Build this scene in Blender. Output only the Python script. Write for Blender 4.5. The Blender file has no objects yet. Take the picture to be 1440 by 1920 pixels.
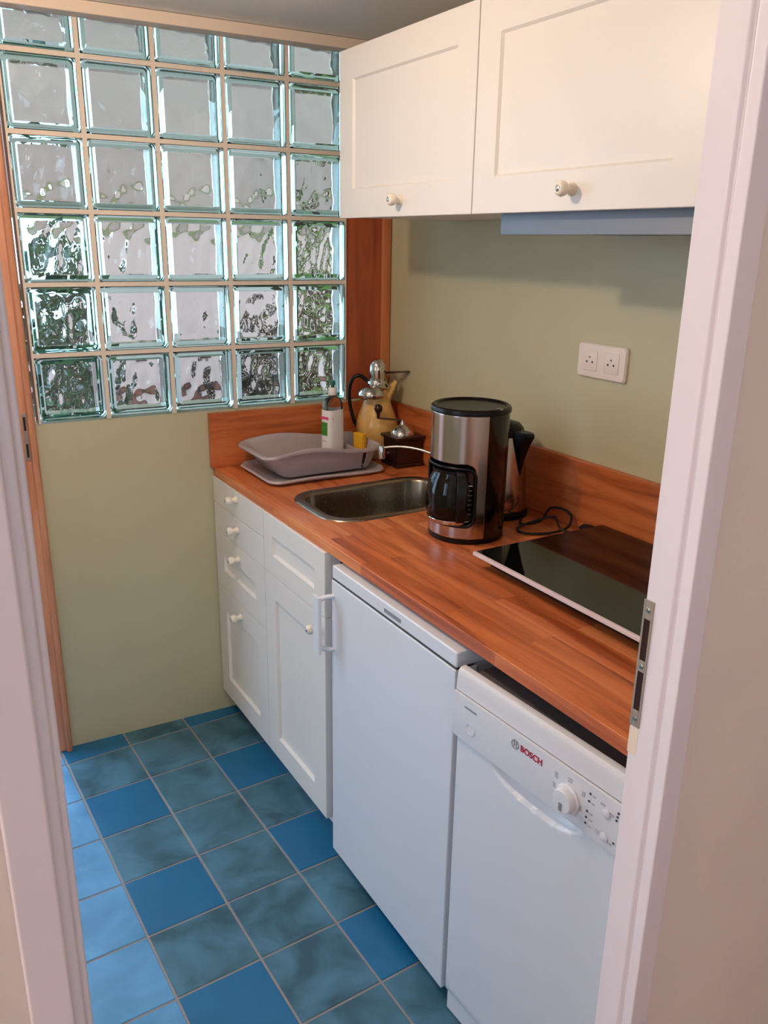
import bpy, bmesh, math, random
from mathutils import Matrix, Vector, noise
random.seed(7)
C = bpy.context.scene
COL = C.collection
PI = math.pi
def R(d): return math.radians(d)

# ------------------------------------------------------------------ helpers
class MB:
    """collects shapes into one mesh"""
    def __init__(self, M=None):
        self.bm = bmesh.new(); self.M = M
    def v(self, p):
        p = Vector(p)
        return self.bm.verts.new(self.M @ p if self.M else p)
    def face(self, vs, mat=0):
        try:
            f = self.bm.faces.new(vs); f.material_index = mat; return f
        except ValueError:
            return None
    def box(self, x0, x1, y0, y1, z0, z1, mat=0):
        a = [self.v((x, y, z)) for z in (z0, z1) for y in (y0, y1) for x in (x0, x1)]
        for q in ((0,2,3,1),(4,5,7,6),(0,1,5,4),(2,6,7,3),(0,4,6,2),(1,3,7,5)):
            self.face([a[i] for i in q], mat)
    def rings(self, rings, mat=0, cap0=True, cap1=True, close=True):
        L = [[self.v(p) for p in r] for r in rings]
        n = len(L[0])
        for a, b in zip(L, L[1:]):
            for i in range(n if close else n-1):
                j = (i+1) % n
                self.face([a[i], a[j], b[j], b[i]], mat)
        if cap0: self.face(list(reversed(L[0])), mat)
        if cap1: self.face(L[-1], mat)
        return L
    def prism(self, poly, z0, z1, mat=0):
        self.rings([[(x, y, z0) for x, y in poly], [(x, y, z1) for x, y in poly]], mat)
    def prism_y(self, poly, y0, y1, mat=0):       # poly in (x,z), extruded along y
        self.rings([[(x, y0, z) for x, z in poly], [(x, y1, z) for x, z in poly]], mat)
    def lathe(self, prof, c=(0,0,0), n=40, mat=0, axis='z', cap0=True, cap1=True, a0=0.0, mats=None):
        rs = []
        for r, h in prof:
            ring = []
            for i in range(n):
                a = a0+2*PI*i/n
                u, w = max(r, 1e-5)*math.cos(a), max(r, 1e-5)*math.sin(a)
                if axis == 'z': p = (c[0]+u, c[1]+w, c[2]+h)
                elif axis == 'x': p = (c[0]-h, c[1]+u, c[2]+w)     # grows toward -x
                else: p = (c[0]+u, c[1]-h, c[2]+w)                  # grows toward -y
                ring.append(p)
            rs.append(ring)
        L = [[self.v(p) for p in r] for r in rs]
        for k, (a, b) in enumerate(zip(L, L[1:])):
            m = mats[k] if mats else mat
            for i in range(n):
                j = (i+1) % n
                self.face([a[i], a[j], b[j], b[i]], m)
        if cap0: self.face(list(reversed(L[0])), mats[0] if mats else mat)
        if cap1: self.face(L[-1], mats[-1] if mats else mat)
    def tube(self, pts, r, n=10, mat=0, closed=False):
        pts = [Vector(p) for p in pts]; N = len(pts); rs = []
        up = Vector((0.13, 0.21, 0.97)); prev = None
        for i, p in enumerate(pts):
            if closed: t = pts[(i+1) % N]-pts[i-1]
            else: t = pts[min(i+1, N-1)]-pts[max(i-1, 0)]
            t.normalize()
            if prev is None:
                a = t.cross(up)
                if a.length < 1e-3: a = t.cross(Vector((1, 0, 0)))
            else:
                a = prev - t*prev.dot(t)
            a.normalize(); prev = a; b = t.cross(a)
            rr = r[i] if isinstance(r, (list, tuple)) else r
            rs.append([p + a*rr*math.cos(2*PI*k/n) + b*rr*math.sin(2*PI*k/n) for k in range(n)])
        if closed:
            rs.append(rs[0]); self.rings(rs, mat, False, False)
        else: self.rings(rs, mat)
    def grid(self, P, mat=0, keep=None, wrap=False):
        nu, nv = len(P), len(P[0])
        V = [[self.v(p) for p in row] for row in P]
        for i in range(nu if wrap else nu-1):
            for j in range(nv-1):
                if keep and not keep(i, j): continue
                k = (i+1) % nu
                self.face([V[i][j], V[k][j], V[k][j+1], V[i][j+1]], mat)
        return V
    def build(self, name, mats, parent=None, smooth=None, bevel=0, seg=2, loc=None, recalc=True):
        if recalc: bmesh.ops.recalc_face_normals(self.bm, faces=self.bm.faces)
        me = bpy.data.meshes.new(name); self.bm.to_mesh(me); self.bm.free()
        for m in (mats if isinstance(mats, (list, tuple)) else [mats]): me.materials.append(m)
        o = bpy.data.objects.new(name, me); COL.objects.link(o)
        if parent: o.parent = parent
        if loc: o.location = loc
        if smooth or bevel:
            me.shade_smooth(); me.set_sharp_from_angle(angle=R(smooth or 35))
        if bevel:
            b = o.modifiers.new('edge', 'BEVEL'); b.width = bevel; b.segments = seg; b.limit_method = 'ANGLE'; b.angle_limit = R(40)
            b.harden_normals = True
        return o

def tag(o, label=None, cat=None, group=None, kind=None):
    if label: o['label'] = label
    if cat: o['category'] = cat
    if group: o['group'] = group
    if kind: o['kind'] = kind
    return o
def thing(name, label, cat, loc=(0,0,0), rz=0, group=None):
    o = bpy.data.objects.new(name, None); COL.objects.link(o); o.empty_display_size = .05
    o.location = loc; o.rotation_euler = (0, 0, rz)
    return tag(o, label, cat, group)
def struct_empty(name, loc=(0,0,0), rz=0):
    o = bpy.data.objects.new(name, None); COL.objects.link(o); o.empty_display_size = .05
    o.location = loc; o.rotation_euler = (0, 0, rz); o['kind'] = 'structure'; return o

def rrect(x0, x1, y0, y1, r, k=8):
    pts = []
    for cx, cy, a in ((x1-r, y1-r, 0), (x0+r, y1-r, 90), (x0+r, y0+r, 180), (x1-r, y0+r, 270)):
        for i in range(k+1):
            t = R(a+90*i/k); pts.append((cx+r*math.cos(t), cy+r*math.sin(t)))
    return pts

# ------------------------------------------------------------------ materials
def lin(c):
    return tuple(((v/255)/12.92 if v/255 <= .04045 else ((v/255+.055)/1.055)**2.4) for v in c)+(1,)
def newmat(name):
    m = bpy.data.materials.new(name); m.use_nodes = True
    nt = m.node_tree; b = nt.nodes['Principled BSDF']
    return m, nt, b
def plain(name, rgb, rough=.5, metal=0, var=.06, scale=8, bump=0, bscale=200, coat=0, spec=.5):
    m, nt, b = newmat(name); N = nt.nodes; L = nt.links
    tc = N.new('ShaderNodeTexCoord'); nz = N.new('ShaderNodeTexNoise'); nz.inputs['Scale'].default_value = scale
    nz.inputs['Detail'].default_value = 3
    L.new(tc.outputs['Object'], nz.inputs['Vector'])
    mx = N.new('ShaderNodeMix'); mx.data_type = 'RGBA'
    c = lin(rgb)
    mx.inputs[6].default_value = tuple(x*(1-var) for x in c[:3])+(1,)
    mx.inputs[7].default_value = tuple(min(1, x*(1+var)) for x in c[:3])+(1,)
    L.new(nz.outputs['Fac'], mx.inputs[0]); L.new(mx.outputs[2], b.inputs['Base Color'])
    b.inputs['Roughness'].default_value = rough; b.inputs['Metallic'].default_value = metal
    b.inputs['Specular IOR Level'].default_value = spec
    if coat: b.inputs['Coat Weight'].default_value = coat; b.inputs['Coat Roughness'].default_value = .05
    if bump:
        n2 = N.new('ShaderNodeTexNoise'); n2.inputs['Scale'].default_value = bscale; n2.inputs['Detail'].default_value = 2
        L.new(tc.outputs['Object'], n2.inputs['Vector'])
        bp = N.new('ShaderNodeBump'); bp.inputs['Strength'].default_value = bump; bp.inputs['Distance'].default_value = .002
        L.new(n2.outputs['Fac'], bp.inputs['Height']); L.new(bp.outputs['Normal'], b.inputs['Normal'])
    return m
def ramp(N, stops):
    r = N.new('ShaderNodeValToRGB'); e = r.color_ramp.elements
    while len(e) < len(stops): e.new(.5)
    for el, (p, c) in zip(e, stops): el.position = p; el.color = lin(c)
    return r
def wood(name, axis, dark, mid, light, rough=.35, staves=None, gscale=1.0):
    """grain along axis 'x','y' or 'z'; staves=(length,width) adds butcher-block blocks"""
    m, nt, b = newmat(name); N = nt.nodes; L = nt.links
    tc = N.new('ShaderNodeTexCoord'); mp = N.new('ShaderNodeMapping')
    L.new(tc.outputs['Object'], mp.inputs['Vector'])
    # bring the grain axis to X
    if axis == 'y': mp.inputs['Rotation'].default_value = (0, 0, R(90))
    if axis == 'z': mp.inputs['Rotation'].default_value = (0, R(90), 0)
    vec = mp.outputs['Vector']
    if staves:
        br = N.new('ShaderNodeTexBrick'); br.offset = .37; br.offset_frequency = 2
        br.inputs['Scale'].default_value = 1.0; br.inputs['Mortar Size'].default_value = 0.0004
        br.inputs['Brick Width'].default_value = staves[0]; br.inputs['Row Height'].default_value = staves[1]
        br.inputs['Color1'].default_value = (0, 0, 0, 1); br.inputs['Color2'].default_value = (1, 1, 1, 1)
        br.inputs['Mortar'].default_value = (.3, .3, .3, 1); br.inputs['Bias'].default_value = 0
        L.new(vec, br.inputs['Vector'])
        off = N.new('ShaderNodeVectorMath'); off.operation = 'MULTIPLY_ADD'
        L.new(br.outputs['Color'], off.inputs[0]); off.inputs[1].default_value = (7, 3, 5); L.new(vec, off.inputs[2])
        gv = off.outputs[0]
    else: gv = vec
    m2 = N.new('ShaderNodeMapping'); m2.inputs['Scale'].default_value = (2.2*gscale, 26*gscale, 26*gscale)
    L.new(gv, m2.inputs['Vector'])
    nz = N.new('ShaderNodeTexNoise'); nz.inputs['Scale'].default_value = 1.0; nz.inputs['Detail'].default_value = 5
    nz.inputs['Roughness'].default_value = .6; nz.inputs['Distortion'].default_value = .6
    L.new(m2.outputs['Vector'], nz.inputs['Vector'])
    src = nz.outputs['Fac']
    if staves:
        ma = N.new('ShaderNodeMath'); ma.operation = 'MULTIPLY_ADD'; ma.inputs[1].default_value = .24
        rgb = N.new('ShaderNodeRGBToBW'); L.new(br.outputs['Color'], rgb.inputs[0]); L.new(rgb.outputs[0], ma.inputs[0])
        sb = N.new('ShaderNodeMath'); sb.operation = 'SUBTRACT'; L.new(src, sb.inputs[0]); sb.inputs[1].default_value = .12
        L.new(sb.outputs[0], ma.inputs[2]); src = ma.outputs[0]
    rp = ramp(N, [(.28, dark), (.5, mid), (.72, light)])
    L.new(src, rp.inputs[0]); L.new(rp.outputs[0], b.inputs['Base Color'])
    b.inputs['Roughness'].default_value = rough
    bp = N.new('ShaderNodeBump'); bp.inputs['Strength'].default_value = .08; bp.inputs['Distance'].default_value = .001
    L.new(nz.outputs['Fac'], bp.inputs['Height']); L.new(bp.outputs['Normal'], b.inputs['Normal'])
    return m
def steel(name, rgb=(190,188,184), rough=.28, axis='z', streak=.12):
    m, nt, b = newmat(name); N = nt.nodes; L = nt.links
    tc = N.new('ShaderNodeTexCoord'); mp = N.new('ShaderNodeMapping')
    mp.inputs['Scale'].default_value = (900, 900, 6) if axis == 'h' else (6, 6, 900)
    L.new(tc.outputs['Object'], mp.inputs['Vector'])
    nz = N.new('ShaderNodeTexNoise'); nz.inputs['Scale'].default_value = 1; L.new(mp.outputs['Vector'], nz.inputs['Vector'])
    mr = N.new('ShaderNodeMapRange'); mr.inputs[3].default_value = rough-streak/2; mr.inputs[4].default_value = rough+streak/2
    L.new(nz.outputs['Fac'], mr.inputs[0]); L.new(mr.outputs[0], b.inputs['Roughness'])
    b.inputs['Base Color'].default_value = lin(rgb); b.inputs['Metallic'].default_value = 1
    return m
def glassmat(name, rgb=(1,1,1), rough=0, ior=1.5):
    m = bpy.data.materials.new(name); m.use_nodes = True; nt = m.node_tree; N = nt.nodes
    N.remove(N['Principled BSDF']); g = N.new('ShaderNodeBsdfGlass')
    g.inputs['Color'].default_value = tuple(rgb)+(1,); g.inputs['Roughness'].default_value = rough; g.inputs['IOR'].default_value = ior
    nt.links.new(g.outputs[0], N['Material Output'].inputs['Surface']); return m
def tilemat(name, a, b_, mott):
    m, nt, b = newmat(name); N = nt.nodes; L = nt.links
    tc = N.new('ShaderNodeTexCoord')
    nz = N.new('ShaderNodeTexNoise'); nz.inputs['Scale'].default_value = 9; nz.inputs['Detail'].default_value = 4; nz.inputs['Distortion'].default_value = .5
    L.new(tc.outputs['Object'], nz.inputs['Vector'])
    rp = ramp(N, [(.5-mott, a), (.5+mott, b_)]); L.new(nz.outputs['Fac'], rp.inputs[0])
    L.new(rp.outputs[0], b.inputs['Base Color'])
    n2 = N.new('ShaderNodeTexNoise'); n2.inputs['Scale'].default_value = 60; L.new(tc.outputs['Object'], n2.inputs['Vector'])
    bp = N.new('ShaderNodeBump'); bp.inputs['Strength'].default_value = .15; bp.inputs['Distance'].default_value = .001
    L.new(n2.outputs['Fac'], bp.inputs['Height']); L.new(bp.outputs['Normal'], b.inputs['Normal'])
    b.inputs['Roughness'].default_value = .42
    return m

M = {}
M['green'] = plain('green wall paint', (192,185,150), .4, var=.03, bump=.12, bscale=120)
M['cream'] = plain('cream wall plaster', (224,209,196), .7, var=.05, bump=.25, bscale=90)
M['ceil'] = plain('ceiling paint', (242,238,232), .8, var=.03, bump=.1)
M['white'] = plain('white lacquered front', (233,227,220), .38, var=.015)
M['appl'] = plain('white enamel', (225,227,232), .28, var=.01)
M['panelw'] = plain('white plastic panel', (228,226,228), .22, var=.01, coat=.3)
M['gloss'] = plain('white gloss paint', (228,217,216), .3, var=.02)
M['jamb'] = plain('white door frame paint', (226,216,218), .35, var=.03, bump=.05, bscale=60)
M['trimw'] = plain('cream trim paint', (228,208,188), .45, var=.03)
M['mortar'] = plain('block mortar', (222,208,192), .8, var=.04, bump=.2)
M['grout'] = plain('tile grout', (150,140,135), .85, var=.1, scale=30)
M['tile_deep'] = tilemat('deep blue glazed tile', (14,92,132), (24,106,148), .3)
M['tile_mott'] = tilemat('mottled blue tile', (46,84,98), (76,124,146), .16)
M['tile_daylit'] = tilemat('daylit blue tile', (72,132,172), (96,158,200), .2)  # blue tile with the daylight from the outer door put into its colour
M['top'] = wood('butcher block', 'y', (150,70,34), (206,112,62), (226,142,86), .32, staves=(.5,.062))
M['splash_x'] = wood('backsplash wood across', 'x', (128,60,28), (190,102,54), (210,124,70), .35)
M['splash_y'] = wood('backsplash wood along', 'y', (128,60,28), (190,102,54), (210,124,70), .35)
M['post'] = wood('red brown post', 'z', (132,62,34), (164,80,46), (182,96,56), .45)
M['strip'] = wood('light wood strip', 'z', (168,96,58), (190,112,68), (204,128,82), .45)
M['frame'] = wood('varnished pine frame', 'z', (176,112,80), (206,142,106), (222,164,128), .4)
M['steel'] = steel('brushed steel', (188,186,184), .26, 'z')
M['shell'] = steel('satin steel', (192,184,180), .17, 'h', .05)
M['sinksteel'] = steel('sink steel', (156,144,128), .25, 'h')
M['hoodsteel'] = steel('hood steel', (118,121,126), .5, 'h')
M['chrome'] = plain('chrome', (215,212,208), .06, 1, .01)
M['dullchrome'] = plain('satin chrome', (190,188,184), .25, 1, .02)
M['darkmetal'] = plain('dark metal', (84,78,74), .3, 1, .05)
M['brass'] = plain('dull brass plate', (172,160,142), .5, .6, .15)
M['black'] = plain('black plastic', (8,7,7), .3, var=.1, spec=.28)
M['blackgloss'] = plain('black gloss plastic', (10,10,11), .12, var=.05)
M['rubber'] = plain('black cable rubber', (16,15,15), .5)
M['hobglass'] = plain('black ceramic glass', (6,6,6), .04, var=.05)
M['dark'] = plain('dark recess', (20,20,22), .8)
M['darkgrey'] = plain('gap shade grey', (104,94,94), .9)  # colour for the shade in the gap above the dishwasher
M['brown'] = plain('dark wood', (46,22,16), .35, var=.25, scale=25)
M['knobwood'] = plain('dark knob wood', (50,20,20), .3, var=.15)
M['yellow'] = plain('yellow enamel', (226,182,106), .16, var=.05, coat=.3)
M['sponge'] = plain('yellow sponge', (238,178,34), .9, var=.08, bump=.6, bscale=300)
M['scour'] = plain('orange sponge face', (224,150,30), .9, var=.1, bump=.6, bscale=300)
M['greyp'] = plain('grey brown plastic', (176,164,166), .38, var=.02)
M['porc'] = plain('cream porcelain', (240,230,212), .2, var=.01)
M['socket'] = plain('white socket plastic', (238,222,212), .35, var=.01)
M['hole'] = plain('socket hole', (40,25,22), .6)
M['red'] = plain('red print', (176,40,62), .5)
M['pink'] = plain('pink print', (226,70,120), .5)
M['grey'] = plain('grey print', (140,140,146), .5)
M['darkprint_shade'] = plain('dark print and seam shade', (70,68,74), .5)  # real print, and painted shade in the appliance seams
M['lgreen'] = plain('green print', (60,140,50), .5, var=.5, scale=60)
M['lyellow'] = plain('yellow print', (238,190,70), .5, var=.2, scale=60)
M['labelw'] = plain('white label', (238,234,232), .4, var=.01)
M['capgreen'] = plain('green cap', (16,92,70), .35)
M['clearp'] = glassmat('clear bottle plastic', (.93,.95,.96), .05, 1.35)
M['glass'] = glassmat('block glass', (.985,.995,.992), 0, 1.5)
_n = M['glass'].node_tree.nodes; _v = _n.new('ShaderNodeVolumeAbsorption'); _v.inputs['Color'].default_value = (.15,.74,.66,1); _v.inputs['Density'].default_value = 9
M['glass'].node_tree.links.new(_v.outputs[0], _n['Material Output'].inputs['Volume'])
M['carafe'] = glassmat('smoky carafe glass', (.62,.64,.66), .0, 1.45)
M['tiles_out'] = plain('terracotta paving', (140,92,78), .8, var=.3, scale=6)
M['porch'] = plain('grey porch boards', (236,226,216), .7, var=.03)
M['beam'] = plain('olive painted beam', (150,152,100), .6, var=.1)
M['wall_out'] = plain('pale garden wall', (240,206,196), .8, var=.05, scale=3)
M['leafd'] = plain('dark leaf', (52,84,42), .5, var=.4, scale=3)
M['leafdd'] = plain('deep green leaf', (30,58,44), .45, var=.4, scale=3)
M['leafl'] = plain('light leaf', (120,146,74), .5, var=.4, scale=3)
M['bark'] = plain('bark', (82,60,46), .9, var=.3, scale=20)
M['woodfloor'] = wood('plank floor', 'x', (110,74,50), (150,104,70), (172,126,90), .4, staves=(.9,.12))

# ------------------------------------------------------------------ camera
cam = bpy.data.cameras.new('camera'); co = bpy.data.objects.new('camera', cam); COL.objects.link(co)
co.location = (-1.5137, -2.5609, 1.6089); co.rotation_euler = (1.2567, -.0151, -.5359)
cam.sensor_fit = 'VERTICAL'; cam.sensor_height = 36; cam.sensor_width = 27; cam.lens = 1557.1/1920*36
cam.clip_start = .02
C.camera = co

# ------------------------------------------------------------------ room shell
YAW = -.0339
W = Matrix.Translation((-1, 0, 0)) @ Matrix.Rotation(YAW, 4, 'Z') @ Matrix.Translation((1, 0, 0))   # frame of the glass wall
def wy(x): return YAW*(x+1)
WX = .01            # right wall face
ZG = 1.0884         # bottom of glass
CEIL = 2.192
DX0, DX1 = -2.02, -1.226   # outer door opening in the back wall

# floor: tiles laid slightly off the wall direction
def make_floor():
    mb = MB()
    TX, TY, P, a = -1.201, -.0907, .2046, .0384
    ca, sa = math.cos(a), math.sin(a)
    mb.box(-2.4, .9, -1.97, .07, -.05, -.0022, 0)
    g = .0028; ch = .0015
    for i in range(-6, 8):
        for j in range(-2, 11):
            cx, cy = TX+(i+.5)*P*ca+(j+.5)*P*sa, TY+(i+.5)*P*sa-(j+.5)*P*ca
            if not (-2.3 < cx < .05 and -1.9 < cy < .08): continue
            deep = (i % 2 == 0 and j % 2 == 1 and i >= 0) 
            mt = 1 if deep else 2
            if i < 0: mt = 3  # column by the outer door gets the colour lightened for daylight
            h = P/2-g
            def q(u, w, z): return (cx+u*ca-w*sa, cy+u*sa+w*ca, z)
            r0 = [q(-h,-h,-.004), q(h,-h,-.004), q(h,h,-.004), q(-h,h,-.004)]
            h1 = h; r1 = [q(-h1,-h1,-ch), q(h1,-h1,-ch), q(h1,h1,-ch), q(-h1,h1,-ch)]
            h2 = h-ch; r2 = [q(-h2,-h2,0), q(h2,-h2,0), q(h2,h2,0), q(-h2,h2,0)]
            mb.rings([r0, r1, r2], mt, cap0=False)
    return mb.build('floor', [M['grout'], M['tile_deep'], M['tile_mott'], M['tile_daylit']])
tag(make_floor(), kind='structure')
m = MB(); m.box(-3.6, 1.6, -5.0, -1.97, -.05, -.001); tag(m.build('floor_outer_room', M['woodfloor']), kind='structure')

m = MB(W)   # wall under and round the glass
m.box(DX1+.06, .14, 0, .12, -.05, ZG-.002)
m.box(-2.62, DX0, 0, .12, -.05, 2.5)
m.box(DX0, DX1+.06, 0, .12, 2.06, 2.5)
m.box(DX1+.06, .14, .002, .12, CEIL+.001, 2.5)
tag(m.build('wall_back', M['green']), kind='structure')
m = MB(); m.box(WX, WX+.12, -1.92, -.033, -.05, 2.5); tag(m.build('wall_right', M['green']), kind='structure')
# left wall with a two-pane window opening
LX = -2.45
m = MB()
m.box(LX-.12, LX, -1.92, .06, -.05, .95); m.box(LX-.12, LX, -1.92, .06, 2.05, 2.5)
m.box(LX-.12, LX, -1.92, -1.85, .95, 2.05); m.box(LX-.12, LX, -1.2, .06, .95, 2.05)
tag(m.build('wall_left', M['green']), kind='structure')
wl = struct_empty('window_2', (LX-.06, -1.525, .95))
m = MB()
for y0, y1, z0, z1 in ((-.325,-.285,0,1.1), (.285,.325,0,1.1), (-.285,.285,0,.05), (-.285,.285,1.05,1.1), (-.025,.025,.05,1.05)):
    m.box(-.03, .03, y0, y1, z0, z1)
m.build('window_frame', M['gloss'], wl, bevel=.004)
# ceiling
m = MB(); m.box(LX-.12, .13, -1.92, .07, CEIL, CEIL+.08); tag(m.build('ceiling', M['ceil']), kind='structure')
m = MB(); m.box(-3.6, 1.6, -5.0, -1.972, 2.45, 2.53); tag(m.build('ceiling_outer_room', M['ceil']), kind='structure')
# front wall with the doorway we look through
FY0, FY1 = -1.968, -1.921
m = MB()
m.box(-3.6, -1.4845, FY0, FY1, -.05, 2.55); m.box(-.7085, 1.6, FY0, FY1, -.05, 2.55); m.box(-1.4845, -.7085, FY0, FY1, 2.07, 2.55)
tag(m.build('wall_front', M['cream']), kind='structure')
m = MB()
m.box(-3.72, -3.6, -5.0, FY0, -.05, 2.55); tag(m.build('wall_outer_left', M['cream']), kind='structure')
m = MB()
m.box(1.6, 1.72, -5.0, FY0, -.05, 2.55); tag(m.build('wall_outer_right', M['cream']), kind='structure')
m = MB()
m.box(-3.6, -2.4, -5.12, -5.0, -.05, 2.55); m.box(-1.1, 1.6, -5.12, -5.0, -.05, 2.55)
m.box(-2.4, -1.1, -5.12, -5.0, -.05, 1.0); m.box(-2.4, -1.1, -5.12, -5.0, 2.1, 2.55)  # unseen opening between these, added to let soft daylight in
tag(m.build('wall_outer_back', M['cream']), kind='structure')

# door frame we look through
d1 = struct_empty('door_1', (-1.09, -1.94, 0))
def jamb(poly):
    mb = MB(Matrix.Translation((1.09, 1.94, 0))); mb.prism(poly, 0, 2.04); return mb.build('jamb', M['jamb'], d1, bevel=.0025, seg=2)
jamb([(-.735,-1.9075), (-.735,-1.9475), (-.7305,-1.9505), (-.7305,-1.9545), (-.7365,-1.957), (-.7365,-1.9735), (-.7005,-1.9735), (-.7005,-1.9685), (-.709,-1.9675), (-.709,-1.9075)])
jamb([(-1.4384,-1.9075), (-1.4384,-1.938), (-1.444,-1.938), (-1.4465,-1.9525), (-1.457,-1.9525), (-1.457,-1.9735), (-1.49,-1.9735), (-1.49,-1.9685), (-1.484,-1.9675), (-1.484,-1.9075)])
mb = MB(Matrix.Translation((1.09, 1.94, 0))); mb.box(-1.49, -.7005, -1.9735, -1.9075, 2.04, 2.08); mb.build('lintel', M['jamb'], d1, bevel=.0025)
# strike plate on the right jamb
def strike():
    mb = MB(Matrix.Translation((1.09, 1.94, 0)))
    x1, x0 = -.7353, -.7368; y0, y1 = -1.9225, -1.9065
    zs = [1.008, 1.032, 1.088, 1.104, 1.162, 1.188]
    mb.box(x0, x1, y0, y0+.003, zs[0], zs[-1]); mb.box(x0, x1, y1-.003, y1, zs[0], zs[-1])
    for a, b in ((0,1),(2,3),(4,5)): mb.box(x0, x1, y0+.003, y1-.003, zs[a], zs[b])
    s = mb.build('strike_plate', M['brass'], d1, bevel=.0004)
    h = MB(Matrix.Translation((1.09, 1.94, 0)))
    h.box(-.7356, -.7351, y0+.003, y1-.003, zs[1], zs[2]); h.box(-.7356, -.7351, y0+.003, y1-.003, zs[3], zs[4])
    h.build('latch_hole', M['brown'], s)
    h = MB(Matrix.Translation((1.09, 1.94, 0)))
    for z in (1.02, 1.096, 1.175): h.lathe([(.0035, 0), (.0035, .0008), (.002, .0014)], (x0, (y0+y1)/2, z), 16, axis='x')
    h.build('screw', M['dullchrome'], s, smooth=40)
strike()
mb = MB(Matrix.Translation((1.09, 1.94, 0))); mb.box(-.7354, -.7342, -1.9215, -1.9068, .966, 1.006); mb.build('bare_patch', M['trimw'], d1)

# outer door post beside the glass
d2 = struct_empty('door_2', (0, 0, 0))
m = MB(W)
prof = [(-1.224, .10), (-1.224, -.004), (-1.219, -.012), (-1.188, -.014), (-1.186, -.021), (-1.183, -.026), (-1.1775, -.028), (-1.172, -.026), (-1.168, -.021), (-1.1655, -.012), (-1.1655, .10)]
m.prism(prof, 0, 2.06); m.build('post', M['frame'], d2, smooth=30)
m = MB(W); m.box(DX0, -1.1655, -.014, .10, 2.06, 2.12); m.build('lintel', M['frame'], d2)
m = MB(W); m.box(-1.2005, -1.1895, -.0168, -.0128, .985, 1.125); s = m.build('strike_plate', M['dullchrome'], d2, bevel=.001)
m = MB(W); m.box(-1.198, -1.192, -.0176, -.0166, .995, 1.035); m.box(-1.198, -1.192, -.0176, -.0166, 1.075, 1.115); m.build('latch_hole', M['dark'], s)

# cornice strip, corner post and light strip
m = MB(W); m.box(-1.165, -.0, -.062, .0, 2.160, CEIL-.001); tag(m.build('trim_1', M['trimw'], bevel=.003), kind='structure')
m = MB(W); m.box(-.1545, .008, -.0, .06, ZG, CEIL-.002); tag(m.build('trim_2', M['post'], bevel=.002), kind='structure')
m = MB(W); m.box(-.024, .0085, -.016, -.001, ZG, 2.155); tag(m.build('trim_3', M['strip'], bevel=.003), kind='structure')

# ------------------------------------------------------------------ glass block window
w1 = struct_empty('window_1', (0, 0, 0))
GX, GH, GV = -1.1558, .2, .1963
BW, BH, BD = .187, .1835, .078
def block_mesh(bw, bh, seed):
    mb = MB()
    # outer shell (rounded rim)
    def rr(i, y): return [(x, y, z) for x, z in rrect(-bw/2+i, bw/2-i, -bh/2+i, bh/2-i, .012, 4)]
    d = BD/2
    mb.rings([rr(.006, -d), rr(.0018, -d+.0018), rr(0, -d+.006), rr(0, d-.006), rr(.0018, d-.0018), rr(.006, d)])
    bmesh.ops.recalc_face_normals(mb.bm, faces=mb.bm.faces)
    outer = set(mb.bm.faces)
    # inner cavity with rippled faces
    n = 22; iw, ih = bw/2-.019, bh/2-.019
    def hgt(u, w, k):
        e = min(1, min(1-abs(u), 1-abs(w))*5)
        p = Vector((u*1.7+seed*3.1, w*1.15-u*.9, k*4.7+seed))
        q = Vector((u*3.1+1.3, w*2.2+u*1.4, k*2.3-seed))
        return e*(.0026*noise.noise(p*1.25)+.0015*noise.noise(q*1.25))
    lay = []
    for k, y in ((0, -d+.010), (1, d-.010)):
        G = []
        for i in range(n+1):
            row = []
            for j in range(n+1):
                u, w = 2*i/n-1, 2*j/n-1
                row.append((u*iw, y+hgt(u, w, k), w*ih))
            G.append(row)
        lay.append(mb.grid(G))
    A, B = lay
    loop = lambda G: [G[i][0] for i in range(n+1)]+[G[n][j] for j in range(1, n+1)]+[G[i][n] for i in range(n-1, -1, -1)]+[G[0][j] for j in range(n-1, 0, -1)]
    la, lb = loop(A), loop(B)
    for i in range(len(la)):
        j = (i+1) % len(la); mb.face([la[i], la[j], lb[j], lb[i]])
    inner = [f for f in mb.bm.faces if f not in outer]
    bmesh.ops.recalc_face_normals(mb.bm, faces=inner)
    bmesh.ops.reverse_faces(mb.bm, faces=inner)
    me = bpy.data.meshes.new('glass_block'); mb.bm.to_mesh(me); mb.bm.free(); me.materials.append(M['glass'])
    me.shade_smooth(); me.set_sharp_from_angle(angle=R(40))
    for f in me.polygons:
        if len(f.vertices) > 4: f.use_smooth = False
    return me
meshes = [block_mesh(BW, BH, s) for s in (0, 1.7, 3.9)]
topmesh = block_mesh(BW, .112, 5.2)
rotW = Matrix.Rotation(YAW, 4, 'Z')
ZT = CEIL-.003
for r in range(6):
    for c in range(5):
        x = GX+(c+.5)*GH
        if r < 5: z, me = ZG+(r+.5)*GV, meshes[(r*2+c*3) % 3]
        else: z, me = ZG+5*GV+.006+.056, topmesh
        o = bpy.data.objects.new('glass_block', me); COL.objects.link(o)
        p = W @ Vector((x, .028, z)); o.location = p; o.rotation_euler = (0, 0, YAW); o.parent = w1
m = MB(W); jw = (GH-BW)/2; jh = (GV-BH)/2; y0, y1 = -.0065, .062
for c in range(6):
    x = GX+c*GH
    m.box(x-(jw if c else -.0005)*.98, x+(jw if c < 5 else -.0005)*.98, y0, y1, ZG, ZT)
for r in range(1, 6):
    z = ZG+r*GV
    for c in range(5): m.box(GX+c*GH+jw*.98, GX+(c+1)*GH-jw*.98, y0, y1, z-jh*.98, z+jh*.98)
m.build('mortar', M['mortar'], w1)

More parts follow.
